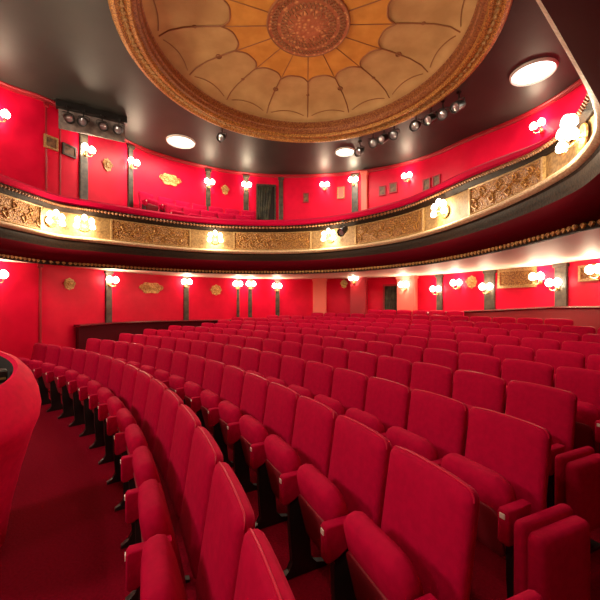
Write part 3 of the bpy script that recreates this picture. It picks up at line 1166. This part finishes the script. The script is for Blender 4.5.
ROWEND[3] = ang(*inv(502, 510, 0.645 + rake(3)))
ROWEND[4] = ang(*inv(546, 449, 0.645 + rake(4)))
ROWEND[5] = ang(*inv(590, 424, 0.645 + rake(5)))
for n in range(6, 13):
    # continue the slanting gangway line of rows three to five
    ROWEND[n] = ROWEND[5] + (ROWEND[5] - ROWEND[3]) / 2 * (n - 5) * 0.6
seat, seat_subs = None, None
count = 0
for n in range(1, 13):
    R = ROW_R + ROW_P * (n - 1)
    z = rake(n)
    da = SEAT_W / R
    a = ROWEND[n]
    spots_ = []
    while True:
        mid = a + da / 2
        if mid > FAR_A:
            break
        pos = ROW_C + Vector((cos(mid), sin(mid))) * R
        bk = ROW_C + Vector((cos(mid), sin(mid))) * (R + 0.5)
        h = ray_hit(WALL, -1.0, 4.6, bk.x + 1.0, bk.y - 4.6, True)
        dw = (h[0] - 1) * (bk - Vector((-1.0, 4.6))).length if h else 9
        if dw > 0.40:
            spots_.append((mid, pos))
        a += da
    tot = len(spots_)
    for i, (mid, pos) in enumerate(spots_):
        near, far = i + 1, tot - i
        row = ('front row' if n == 1 else ORD[n] + ' row from the carpet')
        if near <= far and n <= 5:
            label = 'red velvet theatre seat, %s, %s' % (row, 'at its near end' if near == 1 else ORD[near] + ' from its near end')
        else:
            label = 'red velvet theatre seat, %s, %s' % (row, 'at its far end' if far == 1 else ORD[far] + ' from its far end')
        loc = (pos.x, pos.y, z)
        rz = mid - pi / 2
        if seat is None:
            seat, seat_subs = make_seat(label)
            seat.location, seat.rotation_euler, seat['group'] = loc, (0, 0, rz), 'red stalls seats'
            o = seat
        else:
            o = dup(seat, seat_subs, loc, rz, label, 'red stalls seats')
        count += 1
        if i == 0:
            armrest(o, 0.26)
print('stalls seats', count)

# folding jump seats fixed to the near ends of rows two to five


def make_jump(label):
    t = thing('jump_seat', label, 'seat')
    bm = bmesh.new()
    mt = Matrix.Translation((0.055, 0.19, 0.165)) @ Matrix.Rotation(radians(90), 4, 'Z')
    pillow(bm, 0.40, 0.47, 0.055, 0.03, 0.03, 0.018, 0.004, 0.0, mt)
    a = obj('back_pad', bm, M['velvet'], t, angle=70)
    bm = bmesh.new()
    mt = Matrix.Translation((0.125, 0.19, 0.15)) @ Matrix.Rotation(radians(90), 4, 'Z')
    pillow(bm, 0.385, 0.46, 0.08, 0.035, 0.03, 0.022, 0.006, 0.0, mt)
    b = obj('seat_pad', bm, M['velvet'], t, angle=70)
    bm = bmesh.new()
    box(bm, 0.045, 0.085, 0.10, 0.28, 0.0, 0.20, 0.004)
    box(bm, 0.02, 0.15, 0.06, 0.32, 0.0, 0.02, 0.004)
    c = obj('bracket', bm, M['black'], t, smooth=False)
    return t, [(a, []), (b, []), (c, [])]


ju, ju_subs = None, None
for n in (2, 3, 4, 5):
    R = ROW_R + ROW_P * (n - 1)
    a = ROWEND[n] - (0.05 if n == 2 else 0.03) / R
    p = ROW_C + Vector((cos(a), sin(a))) * (R + (0.2 if n == 2 else 0.0))
    label = 'red folded jump seat at the near end of the %s row' % ORD[n]
    loc, rz = (p.x, p.y, rake(n)), a - pi / 2
    if ju is None:
        ju, ju_subs = make_jump(label)
        ju.location, ju.rotation_euler, ju['group'] = loc, (0, 0, rz), 'folded jump seats'
    else:
        dup(ju, ju_subs, loc, rz, label, 'folded jump seats')

# balcony seats along the upper wall
for r_i, (off, zz, lo, hi) in enumerate(((1.35, 2.0, 160, 258), (0.72, 2.36, 140, 256))):
    s0, s1 = on_wall(lo, 200)[2], on_wall(hi, 200)[2]
    bmz = Z(zz)
    bm = bmesh.new()
    sweep(bm, WALL, WN, [(off + 0.25, Z(1.86)), (off + 0.25, bmz), (off - 0.62, bmz), (off - 0.62, Z(1.86))], s0 - 0.4, s1 + 0.4)
    obj('seating_step', bm, M['carpet'], balc, smooth=False)
    s = s0
    items = []
    while s < s1:
        p, n = curve_at(WALL, WN, s, off)
        items.append((p, n))
        q = s
        while q < s1 + 2 and (curve_at(WALL, WN, q, off)[0] - p).length < 0.525:
            q += 0.02
        s = q
    for i, (p, n) in enumerate(items):
        dup(seat, seat_subs, (p.x, p.y, bmz), face_rz(n), 'red balcony seat in the %s row, %s from the left' % ('lower' if r_i == 0 else 'upper', ORD[i + 1]), 'red balcony seats')

# ------------------------------------------------------------------ rounded parapet at the stage edge
def tilt(bm, o=(0, 0)):
    """The hollow top of the parapet slopes down towards the aisle."""
    for v in bm.verts:
        t = 0.736 * (v.co.x + o[0]) - 0.677 * (v.co.y + o[1])
        k = min(max((v.co.z - 0.75) / 0.45, 0), 1)
        v.co.z -= 0.30 * k * max(0.0, t + 0.42)


para = thing('stage_parapet', 'rounded red upholstered parapet at the left edge beside the carpet aisle', 'parapet', (-2.5, 2.3, 0))
bm = bmesh.new()
lathe(bm, [(0.385, 0.0), (0.42, 0.25), (0.48, 0.52), (0.55, 0.80), (0.59, 0.98), (0.598, 1.10), (0.585, 1.22), (0.55, 1.32), (0.50, 1.385), (0.455, 1.405), (0.43, 1.39)], 48)
tilt(bm)
obj('padded_body', bm, M['parapet'], para)
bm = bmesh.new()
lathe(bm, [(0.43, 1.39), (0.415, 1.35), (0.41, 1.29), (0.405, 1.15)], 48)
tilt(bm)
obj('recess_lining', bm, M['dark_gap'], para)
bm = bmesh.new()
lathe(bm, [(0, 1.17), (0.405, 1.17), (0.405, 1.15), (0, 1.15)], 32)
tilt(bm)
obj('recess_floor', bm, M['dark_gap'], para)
foot = thing('footlight', 'black box with gold slats standing in the hollow of the red parapet', 'lamp', (-2.255, 2.495, 1.035), radians(45))
bm = bmesh.new()
box(bm, -0.08, 0.08, -0.05, 0.05, 0.0, 0.22, 0.012)
obj('housing', bm, M['black'], foot, smooth=False)
bm = bmesh.new()
for k in range(4):
    box(bm, -0.07, 0.07, -0.058, -0.048, 0.03 + 0.04 * k, 0.045 + 0.04 * k)
obj('grille', bm, M['gold_frame'], foot, smooth=False)
